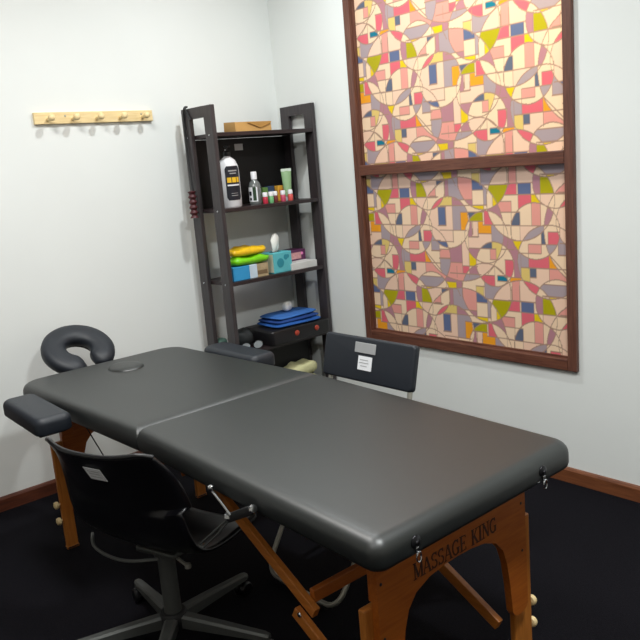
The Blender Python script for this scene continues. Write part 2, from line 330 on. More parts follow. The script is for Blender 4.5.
def film(x0, x1, z0, z1, ztop_ref, u_ref):
    st = .0028; nx = int((x1-x0)/st); nz = int((z1-z0)/st)
    X, Z = np.meshgrid(np.linspace(x0, x1, nx+1), np.linspace(z0, z1, nz+1))
    co = np.stack([X, np.full_like(X, .014), Z], -1).reshape(-1, 3)
    i = np.arange(nz)[:, None]*(nx+1)+np.arange(nx)[None]
    fc = np.stack([i, i+1, i+nx+2, i+nx+1], -1).reshape(-1, 4)
    me = bpy.data.meshes.new('window_pane'); me.vertices.add(len(co)); me.vertices.foreach_set('co', co.ravel())
    me.loops.add(fc.size); me.loops.foreach_set('vertex_index', fc.ravel().astype(np.int32))
    me.polygons.add(len(fc)); me.polygons.foreach_set('loop_start', np.arange(0, fc.size, 4, dtype=np.int32))
    me.update(calc_edges=True)
    H_, W_ = TILE.shape[:2]
    fu = (((X-u_ref)/TW) % 1)*W_; fv = (((ztop_ref-Z)/TH) % 1)*H_
    iu = fu.astype(int) % W_; iv = fv.astype(int) % H_
    a = fu-np.floor(fu); b = fv-np.floor(fv); a = a[..., None]; b = b[..., None]
    c = (TILE[iv, iu]*(1-a)*(1-b)+TILE[iv, (iu+1) % W_]*a*(1-b)+TILE[(iv+1) % H_, iu]*(1-a)*b+TILE[(iv+1) % H_, (iu+1) % W_]*a*b)
    ca = me.color_attributes.new('print', 'FLOAT_COLOR', 'POINT')
    ca.data.foreach_set('color', np.concatenate([c, np.ones(c.shape[:2]+(1,))], -1).reshape(-1).astype(np.float32))
    me.materials.append(FILM)
    o = bpy.data.objects.new('window_pane', me); COL.objects.link(o); o.parent = t
    o.matrix_parent_inverse = Matrix.Translation(-t.location)
film(WX1+FW, WX2-FW, WZ1+FB, WM1, 1.203, .880)
film(WX1+FW, WX2-FW, WM2, WZ2-FB, 1.813, .869)

def basis(o):
    M = o.matrix_basis.copy(); p = o.parent
    while p: M = p.matrix_basis @ M; p = p.parent
    return M
def wobj(name, bm, m, parent, smooth=None):
    """part authored in room coordinates, stored relative to its thing"""
    bmesh.ops.transform(bm, matrix=basis(parent).inverted(), verts=bm.verts)
    return obj(name, bm, m, parent, smooth)

# ------------------------------------------------------------------ massage table
TB = empty('massage_table', (1.397, -1.3736, 0), R(-.3855),
           'black padded folding massage table on beech legs in the middle of the room', 'massage table')
HL, HW, ZB, ZT, FZ = .9615, .35, .579, .649, .022
def lift(bm):
    for v in bm.verts: v.co.z += FZ*(1-min(1, abs(v.co.x)/HL))
bm = bmesh.new(); pad(bm, 0, HL, -HW, HW, ZB, ZT, .032, (.002, .034, .045, .002), (0, 1, 1, 1), crown=.002)
lift(bm); tag(obj('foot_cushion', bm, VINYL, TB, 50))
bm = bmesh.new(); pad(bm, -HL-.022, 0, -HW, HW, ZB, ZT, .032, (.085, .012, .012, .095), (1, 1.6, 1, 1), crown=.002)
lift(bm); obj('head_cushion', bm, VINYL, TB, 50)
# plug of the face hole
bm = bmesh.new(); zc = ZT+.0095
lathe(bm, [(0, .0075), (.045, .007), (.062, .004), (.068, -.001), (.070, -.006), (.080, -.0055), (.084, -.003), (.080, -.001)][:5], 32, (-.775, .010, zc-.001), 1.15, .95)
tag(obj('face_hole_plug', bm, VINYL, TB, 50), 'oval padded plug in the head cushion')
# end panels with arch, letters, posts
def arch_pts():
    half = [(.205, .20), (.198, .275), (.187, .345), (.172, .388), (.145, .418), (.100, .436), (.05, .443)]
    inner = half+[(0, .445)]+[(-y, z) for y, z in reversed(half)]
    return [(-.264, .585), (-.264, .20), (-.258, .187), (-.235, .180), (-.213, .187)]+[(y, z) for y, z in reversed(inner)]+[(.213, .187), (.235, .180), (.262, .187), (.27, .20), (.27, .585)]
def leg_set(sx, X):
    """sx = +1 foot end, -1 head end; X = outer face of the arch panel"""
    bm = bmesh.new(); prism(bm, arch_pts(), 'x', X, X-sx*.020)
    for s in (-1, 1):
        box(bm, (X-sx*.0245, s*.240, .510), (.009, .048, .140), bev=.002)
        for z in (.485, .355):
            lathe(bm, [(0, .0015), (.0035, .001), (.004, 0)], 8, M=Matrix.Translation((X+sx*.0003, s*.252, z)) @ Matrix.Rotation(sx*PI/2, 4, 'Y'), mi=1)
    ep = obj('end_panel', bm, [BEECH, DARKLAB], TB)
    for s in (-1, 1):
        bm = bmesh.new(); lw, lo = (.074, .288 if s < 0 else .316) if sx > 0 else (.045, .314)
        box(bm, (X-sx*.0300, s*(lo-lw/2), .215), (.019, lw, .426), bev=.004)
        box(bm, (X-sx*.0300, s*(lo-lw/2), .006), (.021, lw+.003, .012), bev=.003, mi=1)
        lg = obj('leg', bm, [BEECHZ, BLKM], TB)
        for z in ((.165, .100) if sx > 0 else (.185, .120)):
            bm = bmesh.new()
            lathe(bm, [(.004, 0), (.004, .006), (.013, .008), (.015, .014), (.013, .021), (.006, .024), (0, .024)], 14,
                  M=Matrix.Translation((X-sx*.0300, s*(lo-.001), z)) @ Matrix.Rotation(-s*PI/2, 4, 'X'))
            tag(obj('wing_nut', bm, PEGW, lg, 40), 'round pale wooden tightening knob')
    return ep
foot_panel = leg_set(1, .863)
leg_set(-1, -.845)
# burnt serif lettering
def arc(cx, cy, rx, ry, a0, a1, n=8): return [(cx+rx*math.cos(R(a0+(a1-a0)*k/n)), cy+ry*math.sin(R(a0+(a1-a0)*k/n))) for k in range(n+1)]
TK, TN = .17, .07
GL = {
 'M': ([((.12, 0), (.12, 1), TN), ((.12, 1), (.47, .05), TK), ((.47, .05), (.82, 1), TN), ((.82, 0), (.82, 1), TK)], [(.12, 0), (.12, 1), (.82, 0), (.82, 1)], .95),
 'A': ([((.08, 0), (.40, 1), TN), ((.40, 1), (.74, 0), TK), ((.20, .34), (.62, .34), TN)], [(.08, 0), (.76, 0)], .84),
 'E': ([((.20, 0), (.20, 1), TK), ((.12, .97), (.66, .97), TN), ((.12, .03), (.68, .03), TN), ((.2, .51), (.52, .51), TN), ((.66, .82), (.66, 1), TN), ((.68, 0), (.68, .2), TN), ((.52, .4), (.52, .62), TN)], [(.18, 0), (.18, 1)], .78),
 'K': ([((.20, 0), (.20, 1), TK), ((.28, .42), (.68, 1), TN), ((.36, .55), (.74, 0), TK)], [(.20, 0), (.20, 1), (.68, 1), (.74, 0)], .86),
 'I': ([((.22, 0), (.22, 1), TK)], [(.22, 0), (.22, 1)], .46),
 'N': ([((.14, 0), (.14, 1), TN), ((.14, 1), (.72, 0), TK), ((.72, 0), (.72, 1), TN)], [(.14, 0), (.14, 1), (.72, 1)], .88)}
def poly(P, w): return [(p, q, w) for p, q in zip(P[:-1], P[1:])]
GL['S'] = (poly(arc(.36, .74, .24, .22, 40, 250), .12)+poly(arc(.36, .27, .26, .24, 80, -150), .12)+[((.58, .78), (.58, 1), TN), ((.12, 0), (.12, .24), TN)], [], .72)
GL['G'] = (poly(arc(.44, .50, .34, .47, 45, 320, 14), .13)+[((.70, .05), (.70, .42), TK), ((.68, .76), (.68, 1), TN)], [(.68, .44)], .88)
TY0, TY1, TZ0, TZ1 = -.150, .150, .450, .488
word = 'MASSAGE KING'; adv = sum(GL[c][2] if c != ' ' else .55 for c in word); sy_ = (TY1-TY0)/adv; sz_ = TZ1-TZ0
bm = bmesh.new(); cur = TY0
for c in word:
    if c == ' ':
        cur += .55*sy_; tag(obj('lettering', bm, INK, foot_panel), 'dark serif lettering MASSAGE'); bm = bmesh.new(); continue
    st, sf, ad = GL[c]
    for (p, q, w_) in st:
        a_ = Vector((.8636, cur+p[0]*sy_, TZ0+p[1]*sz_)); b_ = Vector((.8636, cur+q[0]*sy_, TZ0+q[1]*sz_))
        bar(bm, a_, b_, .0008, w_*sy_, up=(0, 1, 0) if False else (a_-b_).cross(Vector((1, 0, 0))).normalized())
    for (u, v) in sf: box(bm, (.8636, cur+u*sy_, TZ0+v*sz_), (.0008, .34*sy_, .0020))
    cur += ad*sy_
lt = obj('lettering', bm, INK, foot_panel); tag(lt, 'dark serif lettering KING')
# braces, crossbars
for sx, X in ((1, .863), (-1, -.845)):
    k = X/.863*sx
    for s in (-1, 1):
        bm = bmesh.new(); yb = s*.228
        bar(bm, (sx*.085*abs(k), yb, .565), (sx*.600*abs(k), yb, .293), .018, .030, bev=.002)
        bar(bm, (sx*.545*abs(k), yb-s*.0-.0205, .288), (sx*.815*abs(k), yb-.0205, .142), .018, .032, bev=.002)
        lathe(bm, [(0, .003), (.006, .002), (.007, 0)], 10, M=Matrix.Translation((sx*.57*abs(k), yb-.030, .290)) @ Matrix.Rotation(PI/2, 4, 'X'), mi=1)
        obj('brace', bm, [BEECHX, CHROME], TB)
    bm = bmesh.new(); bar(bm, (sx*.575*abs(k), -.217, .325), (sx*.575*abs(k), .217, .325), .018, .034, bev=.002)
    obj('crossbar', bm, BEECH, TB)
for s in (-1, 1):
    bm = bmesh.new(); tube(bm, [(-.60, s*.262, .545), (-.39, s*.262, .40)], .0022, 6); tag(obj('cable', bm, BLKM, TB), 'thin dark support cable')
# latches on the foot end
for y in (-.240, .205):
    bm = bmesh.new(); M = Matrix.Translation((HL-.001, y, .613)) @ Matrix.Rotation(PI/2, 4, 'Y')
    lathe(bm, [(.014, 0), (.014, .003), (.010, .005), (.005, .006), (.004, .009), (0, .010)], 16, M=M, mi=1)
    tube(bm, [(HL+.005+.003*math.sin(a*.5), y+.008*math.cos(a), .583+.011*math.sin(a)) for a in [2*PI*k/14 for k in range(14)]], .0018, 6, closed=True)
    box(bm, (HL+.003, y, .598), (.005, .008, .012), bev=.002, mi=1)
    tag(obj('latch', bm, [CHROME, mat('dark_chrome', (60, 60, 64), .3, .9)], TB, 40), 'chrome latch with a hanging ring')
# folding hardware at the near side
bm = bmesh.new()
tube(bm, [(0.410, -0.370, 0.616), (0.450, -0.369, 0.593), (0.488, -0.369, 0.571)], .0035, 8)
lathe(bm, [(0, -.009), (.007, -.006), (.0085, 0), (.007, .006), (0, .009)], 10, (0.415, -0.372, 0.620))
tag(obj('hinge_rod', bm, CHROME, TB, 40), 'slim chrome rod with a round tip')
bm = bmesh.new(); bar(bm, (0.467, -0.363, 0.555), (0.570, -0.363, 0.607), .014, .022, bev=.003)
lathe(bm, [(0, .006), (.009, .004), (.011, 0), (.009, -.004), (0, -.005)], 12, M=Matrix.Translation((0.579, -0.365, 0.613)) @ Matrix.Rotation(1.2, 4, 'Y'), mi=1)
lathe(bm, [(0, .012), (.010, .008), (.012, 0), (.008, -.006), (0, -.008)], 12, (0.471, -0.365, 0.560), mi=1)
obj('hinge_bracket', bm, [BLKM, CHROME], TB, 40)
bm = bmesh.new(); tube(bm, filletpts([(0.461, -0.365, 0.548), (0.400, -0.370, 0.499), (0.326, -0.374, 0.439), (0.350, -0.374, 0.442), (0.418, -0.370, 0.499), (0.466, -0.363, 0.547)], .008, 3), .0026, 6)
tag(obj('strap_loop', bm, DKSTEEL, TB, 40))

def armrest(loc, rz, ln):
    bm = bmesh.new(); pad(bm, -ln/2, ln/2, -.060, .060, -.058, 0, .022, (.03, .03, .03, .03), eb=.008)
    a = obj('armrest', bm, ARMV, TB, 50, loc); a.rotation_euler = (0, 0, rz)
    bm = bmesh.new(); box(bm, (0, 0, -.064), (ln*.8, .085, .012), bev=.003); obj('backing_board', bm, BLKM, a)
    for x in (-ln*.25, ln*.25):
        bm = bmesh.new(); bar(bm, (x, 0, -.074), (x, -math.copysign(.07, loc[1]), -.074), .018, .006); obj('strap', bm, BLKM, a)
    return a
tag(armrest((-.570, -.428, .658), R(-2), .365), 'side armrest cushion facing the camera side')
tag(armrest((-.590, .412, .664), R(1), .36), 'far armrest cushion in front of the black rack')

# face cradle
fc = bmesh.new(); RP, N = .098, 44
g0, g1 = R(12), R(348); rings = []
for i in range(N+1):
    t_ = i/N; a = g0+(g1-g0)*t_
    e = min(t_, 1-t_)*N; k = 1 if e >= 4 else math.sqrt(max(0, 1-((4-e)/4)**2))
    k = max(k, .12); rw, rh = .050*k, .033*k
    ring = []
    for j in range(18):
        b = 2*PI*j/18; cb, sb = math.cos(b), math.sin(b)
        dx = rw*math.copysign(abs(cb)**.8, cb); dz = rh*math.copysign(abs(sb)**.75, sb)
        rr = RP+dx
        ring.append(fc.verts.new((rr*math.cos(a)*1.0, rr*math.sin(a)*1.04, dz)))
    rings.append(ring)
for A, B in zip(rings[:-1], rings[1:]):
    for k in range(18): fc.faces.new((A[k], A[(k+1) % 18], B[(k+1) % 18], B[k]))
fc.faces.new(rings[0]); fc.faces.new(rings[-1])
hr = obj('headrest', fc, ARMV, TB, 60, (-1.160, -.015, .676)); hr.rotation_euler = Euler((0, R(33), 0)).to_matrix().__matmul__(Matrix.Rotation(R(8), 3, 'Z')).to_euler()
tag(hr, 'horseshoe face cushion tilted up at the head end')
bm = bmesh.new(); tube(bm, [(.078*math.cos(a), .078*math.sin(a), -.040) for a in [R(40+280*k/20) for k in range(21)]], .008, 6)
for s in (-.05, .05): tube(bm, [(.058, s, -.040), (.135, s, -.035), (.215, s, .06)], .007, 8)
obj('cradle_frame', bm, BLKM, hr)

# ------------------------------------------------------------------ swivel chair
SW = empty('swivel_chair', (1.425, -1.698, 0), R(17.5), 'black plastic shell swivel chair on a five-star metal base, near side of the table', 'chair')
prof = [(-.238, .684), (-.214, .645), (-.192, .605), (-.172, .562), (-.155, .515), (-.142, .470), (-.128, .425), (-.106, .384), (-.068, .352), (-.012, .336), (.05, .331), (.11, .332), (.165, .330), (.20, .325), (.225, .305)]
wid = [.198, .208, .215, .220, .222, .222, .222, .221, .218, .214, .210, .206, .200, .186, .160]
P2 = [Vector((0, a, b)) for a, b in prof]; PS = smoothpts(P2, 4); WS = [p.x for p in smoothpts([Vector((a, 0, 0)) for a in wid], 4)]
bm = bmesh.new(); NS = 20; G = []
for i, (p, w_) in enumerate(zip(PS, WS)):
    tt = i/(len(PS)-1); row = []
    back = max(0, min(1, (.52-tt)/.42)); nrm = (PS[min(i+1, len(PS)-1)]-PS[max(i-1, 0)]).normalized(); nrm = Vector((0, -nrm.z, nrm.y))
    for j in range(NS+1):
        s = -1+2*j/NS
        ww = w_
        # wings curl toward the sitter
        c = abs(s)**2.6*(.050*back+.024*(1-back))
        back = back*back*(3-2*back); d = Vector((0, .3, 1)).lerp(Vector((0, 1, .35)), back)
        q = p+Vector((s*ww, 0, 0))+d*c
        q.z -= .016*max(0, 1-i/12)**1.3*max(0, abs(s)-.80)**1.5/.0894
        row.append(bm.verts.new(q))
    G.append(row)
for A, B in zip(G[:-1], G[1:]):
    for j in range(NS): bm.faces.new((A[j], A[j+1], B[j+1], B[j]))
sh = obj('seat_shell', bm, BLKP, SW, 80)
md = sh.modifiers.new('thickness', 'SOLIDIFY'); md.thickness = .010; md.offset = 0
# rolled rim along the back top
bm = bmesh.new(); rim = [Vector((-1+2*j/NS, 0, 0)) for j in range(NS+1)]
pts = []
for j in range(NS+1):
    s = -1+2*j/NS; pts.append((s*.198, -.239+abs(s)**2.6*.050, .686+abs(s)**2.6*.0175-.016*max(0, abs(s)-.80)**1.5/.0894))
tube(bm, pts, .007, 8); obj('rim', bm, BLKP, sh, 80)
ML = Matrix.Translation((.004, -.2125, .624)) @ Matrix.Rotation(R(28), 4, 'X')
bm = bmesh.new(); box(bm, (0, 0, 0), (.062, .0015, .046)); bmesh.ops.transform(bm, matrix=ML, verts=bm.verts)
lb = tag(obj('label', bm, WHITEPAPER, sh), 'small white paper sticker')
bm = bmesh.new()
for dz in (.012, .002, -.010): box(bm, (0, -.0010, dz), (.044, .0006, .0025))
bmesh.ops.transform(bm, matrix=ML, verts=bm.verts); obj('print', bm, GREYPL, lb)
bm = bmesh.new(); box(bm, (0, .03, .312), (.15, .15, .018), bev=.006)
tube(bm, smoothpts([(-.232, -.06, .336), (-.19, -.095, .322), (-.12, -.108, .311), (-.04, -.105, .310), (.03, -.06, .308)], 5), .005, 8)
obj('seat_plate', bm, DKSTEEL, SW, 40)
bm = bmesh.new(); tube(bm, [(.02, 0, .296), (.10, -.035, .300), (.125, -.045, .302)], .005, 8); lathe(bm, [(0, -.01), (.009, -.006), (.009, .006), (0, .01)], 10, (.128, -.046, .302)); tag(obj('height_lever', bm, STEEL, SW, 40))
bm = bmesh.new(); lathe(bm, [(.020, .10), (.026, .102), (.026, .285), (.034, .288), (.034, .303), (.0, .303)], 20); tag(obj('column', bm, DKSTEEL, SW, 40))
bm = bmesh.new(); lathe(bm, [(0, .052), (.036, .052), (.042, .062), (.042, .098), (.036, .106), (0, .106)], 20); obj('hub', bm, BLKM, SW, 40)
for k in range(5):
    a = R(173-17.5-72*k); d = Vector((math.cos(a), math.sin(a), 0)); n_ = Vector((-d.y, d.x, 0))
    bm = bmesh.new(); V = []
    for r_, hw, zt, zb in ((.030, .020, .100, .062), (.15, .017, .089, .058), (.295, .014, .074, .054), (.310, .010, .070, .056)):
        c = d*r_
        V.append([bm.verts.new(c+n_*hw+Vector((0, 0, zb))), bm.verts.new(c+n_*hw+Vector((0, 0, zt-.006))), bm.verts.new(c+n_*hw*.6+Vector((0, 0, zt))),
                  bm.verts.new(c-n_*hw*.6+Vector((0, 0, zt))), bm.verts.new(c-n_*hw+Vector((0, 0, zt-.006))), bm.verts.new(c-n_*hw+Vector((0, 0, zb)))])
    for A, B in zip(V[:-1], V[1:]):
        for j in range(6): bm.faces.new((A[j], A[(j+1) % 6], B[(j+1) % 6], B[j]))
    bm.faces.new(V[0]); bm.faces.new(V[-1])
    lg = obj('base_leg', bm, DKSTEEL, SW)
    bm = bmesh.new(); c = d*.292
    for s in (-1, 1):
        M = Matrix.Translation(c+n_*s*.013+Vector((0, 0, .0245))) @ Matrix((d, Vector((0, 0, 1)), n_)).transposed().to_4x4()
        lathe(bm, [(0, -.009), (.020, -.009), (.0245, -.005), (.0245, .005), (.020, .009), (0, .009)], 18, M=M)
    tube(bm, [c+Vector((0, 0, .024)), c+Vector((0, 0, .058))], .006, 8)
    obj('caster', bm, BLKP, lg, 40)

# ------------------------------------------------------------------ folding chair behind the table
FC = empty('folding_chair', (1.50, -1.07, 0), 0, 'folding chair with dark backrest and silver tube legs at far side of the table', 'chair')
bm = bmesh.new(); M = Matrix.Translation((-.010, .185, .692)) @ Matrix.Rotation(R(-14), 4, 'X') @ Matrix.Rotation(PI/2, 4, 'X')
pad(bm, -.217, .217, -.076, .078, -.013, .013, .008, (.014, .014, .014, .014), M=M, eb=.006)
bk = obj('backrest', bm, ARMV, FC, 50)
Mb = Matrix.Translation((-.004, .185, .692)) @ Matrix.Rotation(R(-14), 4, 'X')
bm = bmesh.new(); box(bm, (-.012, -.0145, .042), (.100, .003, .036), bev=.0014); bmesh.ops.transform(bm, matrix=Mb, verts=bm.verts); tag(obj('plate', bm, GREYPL, bk), 'small silver plate')
bm = bmesh.new(); box(bm, (-.008, -.0140, -.010), (.066, .0015, .048)); bmesh.ops.transform(bm, matrix=Mb, verts=bm.verts); st_ = tag(obj('label', bm, WHITEPAPER, bk), 'white paper sticker')
bm = bmesh.new()
for dz, wl in ((.010, .040), (.0, .046), (-.011, .032)): box(bm, (-.012, -.0150, -.009+dz), (wl, .0005, .003))
bmesh.ops.transform(bm, matrix=Mb, verts=bm.verts); obj('print', bm, GREYPL, st_)
bm = bmesh.new(); pad(bm, -.20, .20, -.215, .175, .420, .455, .014, (.04, .04, .03, .03)); obj('seat', bm, ARMV, FC, 50)
for s in (-1, 1): pass
# front frame: backrest sides down to the floor loop
bm = bmesh.new()
tube(bm, filletpts([(-.190, .200, .735), (-.190, .150, .560), (-.170, -.215, .014), (.190, -.215, .014), (.200, .150, .560), (.180, .200, .735)], .07, 6), .0085, 10)
for x in (-.10, .13): lathe(bm, [(0, -.008), (.013, -.008), (.013, .004), (0, .006)], 10, (x, -.215, .008), mi=1)
obj('front_leg_frame', bm, [STEEL, BLKM], FC, 50)
bm = bmesh.new()
tube(bm, filletpts([(-.205, -.16, .415), (-.205, .225, .014), (.205, .225, .014), (.205, -.16, .415)], .07, 6), .0085, 10)
obj('rear_leg_frame', bm, STEEL, FC, 50)
bm = bmesh.new(); tube(bm, [(-.205, -.02, .255), (.205, -.02, .255)], .006, 8); obj('stretcher', bm, STEEL, FC, 50)

# ------------------------------------------------------------------ rack in the corner
XA, XB, YL, YR = .065, .320, -.627, -.024
RK = empty('shelf_rack', ((XA+XB)/2, (YL+YR)/2, 0), 0, 'dark wooden open shelf rack with a black back panel standing in the corner', 'shelf')
def side_frame(y):
    bm = bmesh.new(); th = .022; pw = .066
    box(bm, (XA+pw/2, y, .835), (pw, th, 1.670), bev=.002); box(bm, (XB-pw/2, y, .835), (pw, th, 1.670), bev=.002)
    box(bm, ((XA+XB)/2, y, 1.645), (XB-XA-2*pw+.004, th, .050))
    box(bm, ((XA+XB)/2, y, .05), (XB-XA-2*pw+.004, th, .045))
    return wobj('side_frame', bm, RACKW, RK)
sfl, sfr = side_frame(YL), side_frame(YR)
ZS = [1.545, 1.195, .845, .495, .145]
for z in ZS:
    bm = bmesh.new(); box(bm, ((XA+XB)/2, (YL+YR)/2, z-.009), (XB-XA-.006, YR-YL-.0225, .018), bev=.0015); wobj('shelf_board', bm, RACKB, RK)
bm = bmesh.new(); box(bm, (XA+.006, (YL+YR)/2, (ZS[0]+ZS[1])/2-.0095), (.008, YR-YL-.024, ZS[0]-ZS[1]-.020)); bp_ = wobj('back_panel', bm, BLKM, RK)
bm = bmesh.new(); box(bm, (XA+.011, -.330, 1.482), (.0012, .050, .032)); tag(wobj('label', bm, GREYPL, bp_), 'small grey sticker')
for y, fr in ((YL, sfl), (YR, sfr)):
    if fr is sfr: continue
    for z in ZS:
        for x in (XA+.033, XB-.033):
            bm = bmesh.new(); lathe(bm, [(0, .003), (.004, .002), (.005, 0)], 10, M=Matrix.Translation((x, y-.0111, z-.009)) @ Matrix.Rotation(PI/2, 4, 'X')); wobj('bolt', bm, CHROME, fr)
bm = bmesh.new(); lathe(bm, [(0, .003), (.005, .002), (.006, 0)], 10, M=Matrix.Translation((XB-.033, YR-.0111, .555)) @ Matrix.Rotation(PI/2, 4, 'X')); wobj('bolt', bm, CHROME, sfr)

# strap with ridged handle hanging on the left end of the rack
SP = empty('hanging_strap', (.098, YL-.014, 1.18), 0, 'dark strap with a ridged dark red handle hanging from the top left of the rack', 'strap')
bm = bmesh.new(); yf = YL-.0165
tube(bm, smoothpts([(.150, yf, 1.615), (.125, yf, 1.655), (.112, yf+.002, 1.674), (.108, YL, 1.680), (.104, yf+.001, 1.674), (.094, yf, 1.62), (.095, yf-.002, 1.45), (.116, yf-.008, 1.285)], 5), .0045, 8)
wobj('strap', bm, BLKM, SP, 60)
bm = bmesh.new(); pf = []
for k in range(41):
    u = k/40; pf.append((.017+.0035*math.cos(u*5*2*PI), .125*u))
lathe(bm, [(0, -.002), (.012, 0)]+pf+[(.010, .128), (0, .130)], 18, (.118, YL-.034, 1.160)); wobj('handle', bm, mat('dark_red_rubber', (70, 24, 30), .5, var=.08), SP, 60)

# ------------------------------------------------------------------ things on the rack
def thing(name, x, y, z, label, cat, rz=0, group=None): return empty(name, (x, y, z), rz, label, cat, group)
# kraft box on the top
K = mat('kraft_card', (190, 146, 84), .7, var=.08); K2 = mat('kraft_card_flap', (176, 130, 66), .7, var=.06)
t1 = thing('kraft_box', .20, -.352, ZS[0], 'brown kraft paper box with a pointed flap lying on top of the rack', 'box')
bm = bmesh.new(); prism(bm, [(-.05, 0), (.05, 0), (.046, .048), (-.046, .053)], 'y', -.108, .108); obj('box_body', bm, K, t1)
bm = bmesh.new(); prism(bm, [(-.04, .046), (.107, .046), (.105, .040), (.045, .018), (.035, .018)], 'x', .050, .0535); obj('flap', bm, K2, t1)
def bottle(name, x, y, z, prof, m, label, cat='bottle', seg=20, sx=1, sy=1, rz=0, cap=None, capm=None, capname='cap', group=None):
    t = thing(name, x, y, z, label, cat, rz, group)
    bm = bmesh.new(); lathe(bm, prof, seg, sx=sx, sy=sy); obj('bottle_body', bm, m, t, 50)
    if cap: bm = bmesh.new(); lathe(bm, cap, seg, sx=1, sy=1); obj(capname, bm, capm, t, 40)
    return t
Z1 = ZS[1]
b1 = bottle('lotion_bottle', .235, -.518, Z1, [(0, 0), (.050, 0), (.055, .006), (.055, .165), (.052, .195), (.040, .222), (.020, .238), (.016, .242), (.016, .250), (0, .250)], WHITEP,
            'large white lotion bottle with a black label and black pump on the second shelf', sx=.72, sy=1, rz=R(-4))
bm = bmesh.new(); lathe(bm, [(0, .243), (.018, .243), (.019, .247), (.019, .262), (.012, .266), (.006, .268), (.006, .282), (.011, .284), (.011, .291), (0, .293)], 16)
box(bm, (.016, 0, .287), (.034, .012, .008), bev=.002); obj('pump', bm, BLKP, b1, 40)
bm = bmesh.new(); lathe(bm, [(0, 0), (.003, .002), (.004, .004), (0, .007)], 8, (.012, -.012, .268)); obj('pump_tip', bm, WHITEP, b1, 40)
def patch(t, name, m, R_, sx, sy, a0, a1, z0, z1, off=.0008, n=10, rad=0, parent=None):
    """label wrapped round an elliptical bottle"""
    bm = bmesh.new(); rows = []
    zz = [z0, z0+(z1-z0)*.08, z0+(z1-z0)*.5, z0+(z1-z0)*.92, z1]
    for i, z in enumerate(zz):
        k = .78 if (rad and i in (0, 4)) else 1; mid = (a0+a1)/2; h = (a1-a0)/2*k
        rows.append([bm.verts.new((math.cos(mid-h+2*h*j/n)*(R_*sx+off), math.sin(mid-h+2*h*j/n)*(R_*sy+off), z)) for j in range(n+1)])
    for A, B in zip(rows[:-1], rows[1:]):
        for j in range(n): bm.faces.new((A[j], A[j+1], B[j+1], B[j]))
    return obj(name, bm, m, parent or t, 60)
lb = patch(b1, 'label', DARKLAB, .055, .72, 1, R(-42), R(42), .035, .195, .0012, rad=1)
patch(b1, 'print', YEL, .055, .72, 1, R(-34), R(-12), .118, .142, .0020, parent=lb); patch(b1, 'print', YEL, .055, .72, 1, R(-8), R(14), .118, .142, .0020, parent=lb); patch(b1, 'print', YEL, .055, .72, 1, R(18), R(34), .118, .142, .0020, parent=lb)
patch(b1, 'print', WHITEP, .055, .72, 1, R(-34), R(34), .102, .109, .0020, parent=lb)
patch(b1, 'print', GREYPL, .055, .72, 1, R(-24), R(24), .170, .176, .0020, parent=lb); patch(b1, 'print', GREYPL, .055, .72, 1, R(-18), R(18), .158, .163, .0020, parent=lb)
patch(b1, 'print', GREYPL, .055, .72, 1, R(-18), R(18), .055, .058, .0020, parent=lb); patch(b1, 'print', GREYPL, .055, .72, 1, R(-18), R(18), .066, .068, .0020, parent=lb)
CLEAR = mat('clear_bottle', (150, 156, 156), .12, trans=.55, var=.02)
b2 = bottle('oil_bottle', .228, -.366, Z1, [(0, 0), (.029, 0), (.031, .004), (.031, .085), (.026, .105), (.014, .118), (.012, .124), (0, .124)], CLEAR,
            'clear bottle with a white cap and patterned label beside the large white bottle', cap=[(0, .122), (.015, .122), (.015, .156), (.013, .160), (0, .160)], capm=WHITEP)
lb = patch(b2, 'label', WHITEPAPER, .031, 1, 1, R(-115), R(-15), .015, .085)
patch(b2, 'print', mat('dark_green', (30, 58, 34), .5), .031, 1, 1, R(-58), R(-28), .020, .085, .0016, parent=lb)
patch(b2, 'print', DARKLAB, .031, 1, 1, R(-100), R(-70), .045, .065, .0016, parent=lb); patch(b2, 'print', DARKLAB, .031, 1, 1, R(-96), R(-72), .022, .034, .0016, parent=lb)
# five little bottles with white caps
def jar(x, y, colr, nm, label):
    return bottle('essential_oil_bottle', x, y, Z1, [(0, 0), (.0125, 0), (.0135, .003), (.0135, .028), (.011, .033), (.009, .036), (0, .036)], mat('jar_'+nm, colr, .3, trans=.1, var=.04), label, seg=14,
                  cap=[(0, .034), (.0125, .034), (.0125, .052), (.011, .055), (0, .055)], capm=WHITEP, group='tiny white-capped bottles on the second shelf')
jar(.268, -.338, (196, 50, 74), 'crimson', 'tiny crimson bottle with a white cap, nearest to the clear oil bottle')
jar(.262, -.297, (120, 190, 130), 'mint', 'tiny mint green bottle with a white cap in the front row')
jar(.250, -.262, (120, 52, 56), 'maroon', 'tiny dark maroon bottle with a white cap, between the mint and the rose ones')
jar(.250, -.211, (206, 84, 110), 'rose', 'tiny rose pink bottle with a white cap, second from the right rack post')
jar(.250, -.163, (222, 92, 88), 'coral', 'tiny coral red bottle with a white cap, nearest to the right rack post')
def carton(name, x, y, z, s, m, label, rz=0, cat='box', face=None, facem=None):
    t = thing(name, x, y, z, label, cat, rz)
    bm = bmesh.new(); box(bm, (0, 0, s[2]/2), s, bev=.0015); obj('box_body', bm, m, t)
    if face:
        bm = bmesh.new(); box(bm, (s[0]/2+.0004, 0, s[2]*face[2]), (.0008, s[1]*face[0], s[2]*face[1])); obj('print', bm, facem, t)
    return t
carton('small_carton', .165, -.266, Z1, (.03, .034, .076), mat('carton_green', (92, 132, 66), .5), 'small green carton behind the tiny bottles', face=(.6, .3, .5), facem=mat('carton_pale', (190, 210, 150), .5))
carton('small_carton', .165, -.228, Z1, (.03, .040, .080), mat('carton_blue', (44, 64, 92), .5), 'small slate blue carton behind the tiny bottles', face=(.6, .2, .6), facem=mat('carton_lblue', (120, 140, 160), .5))
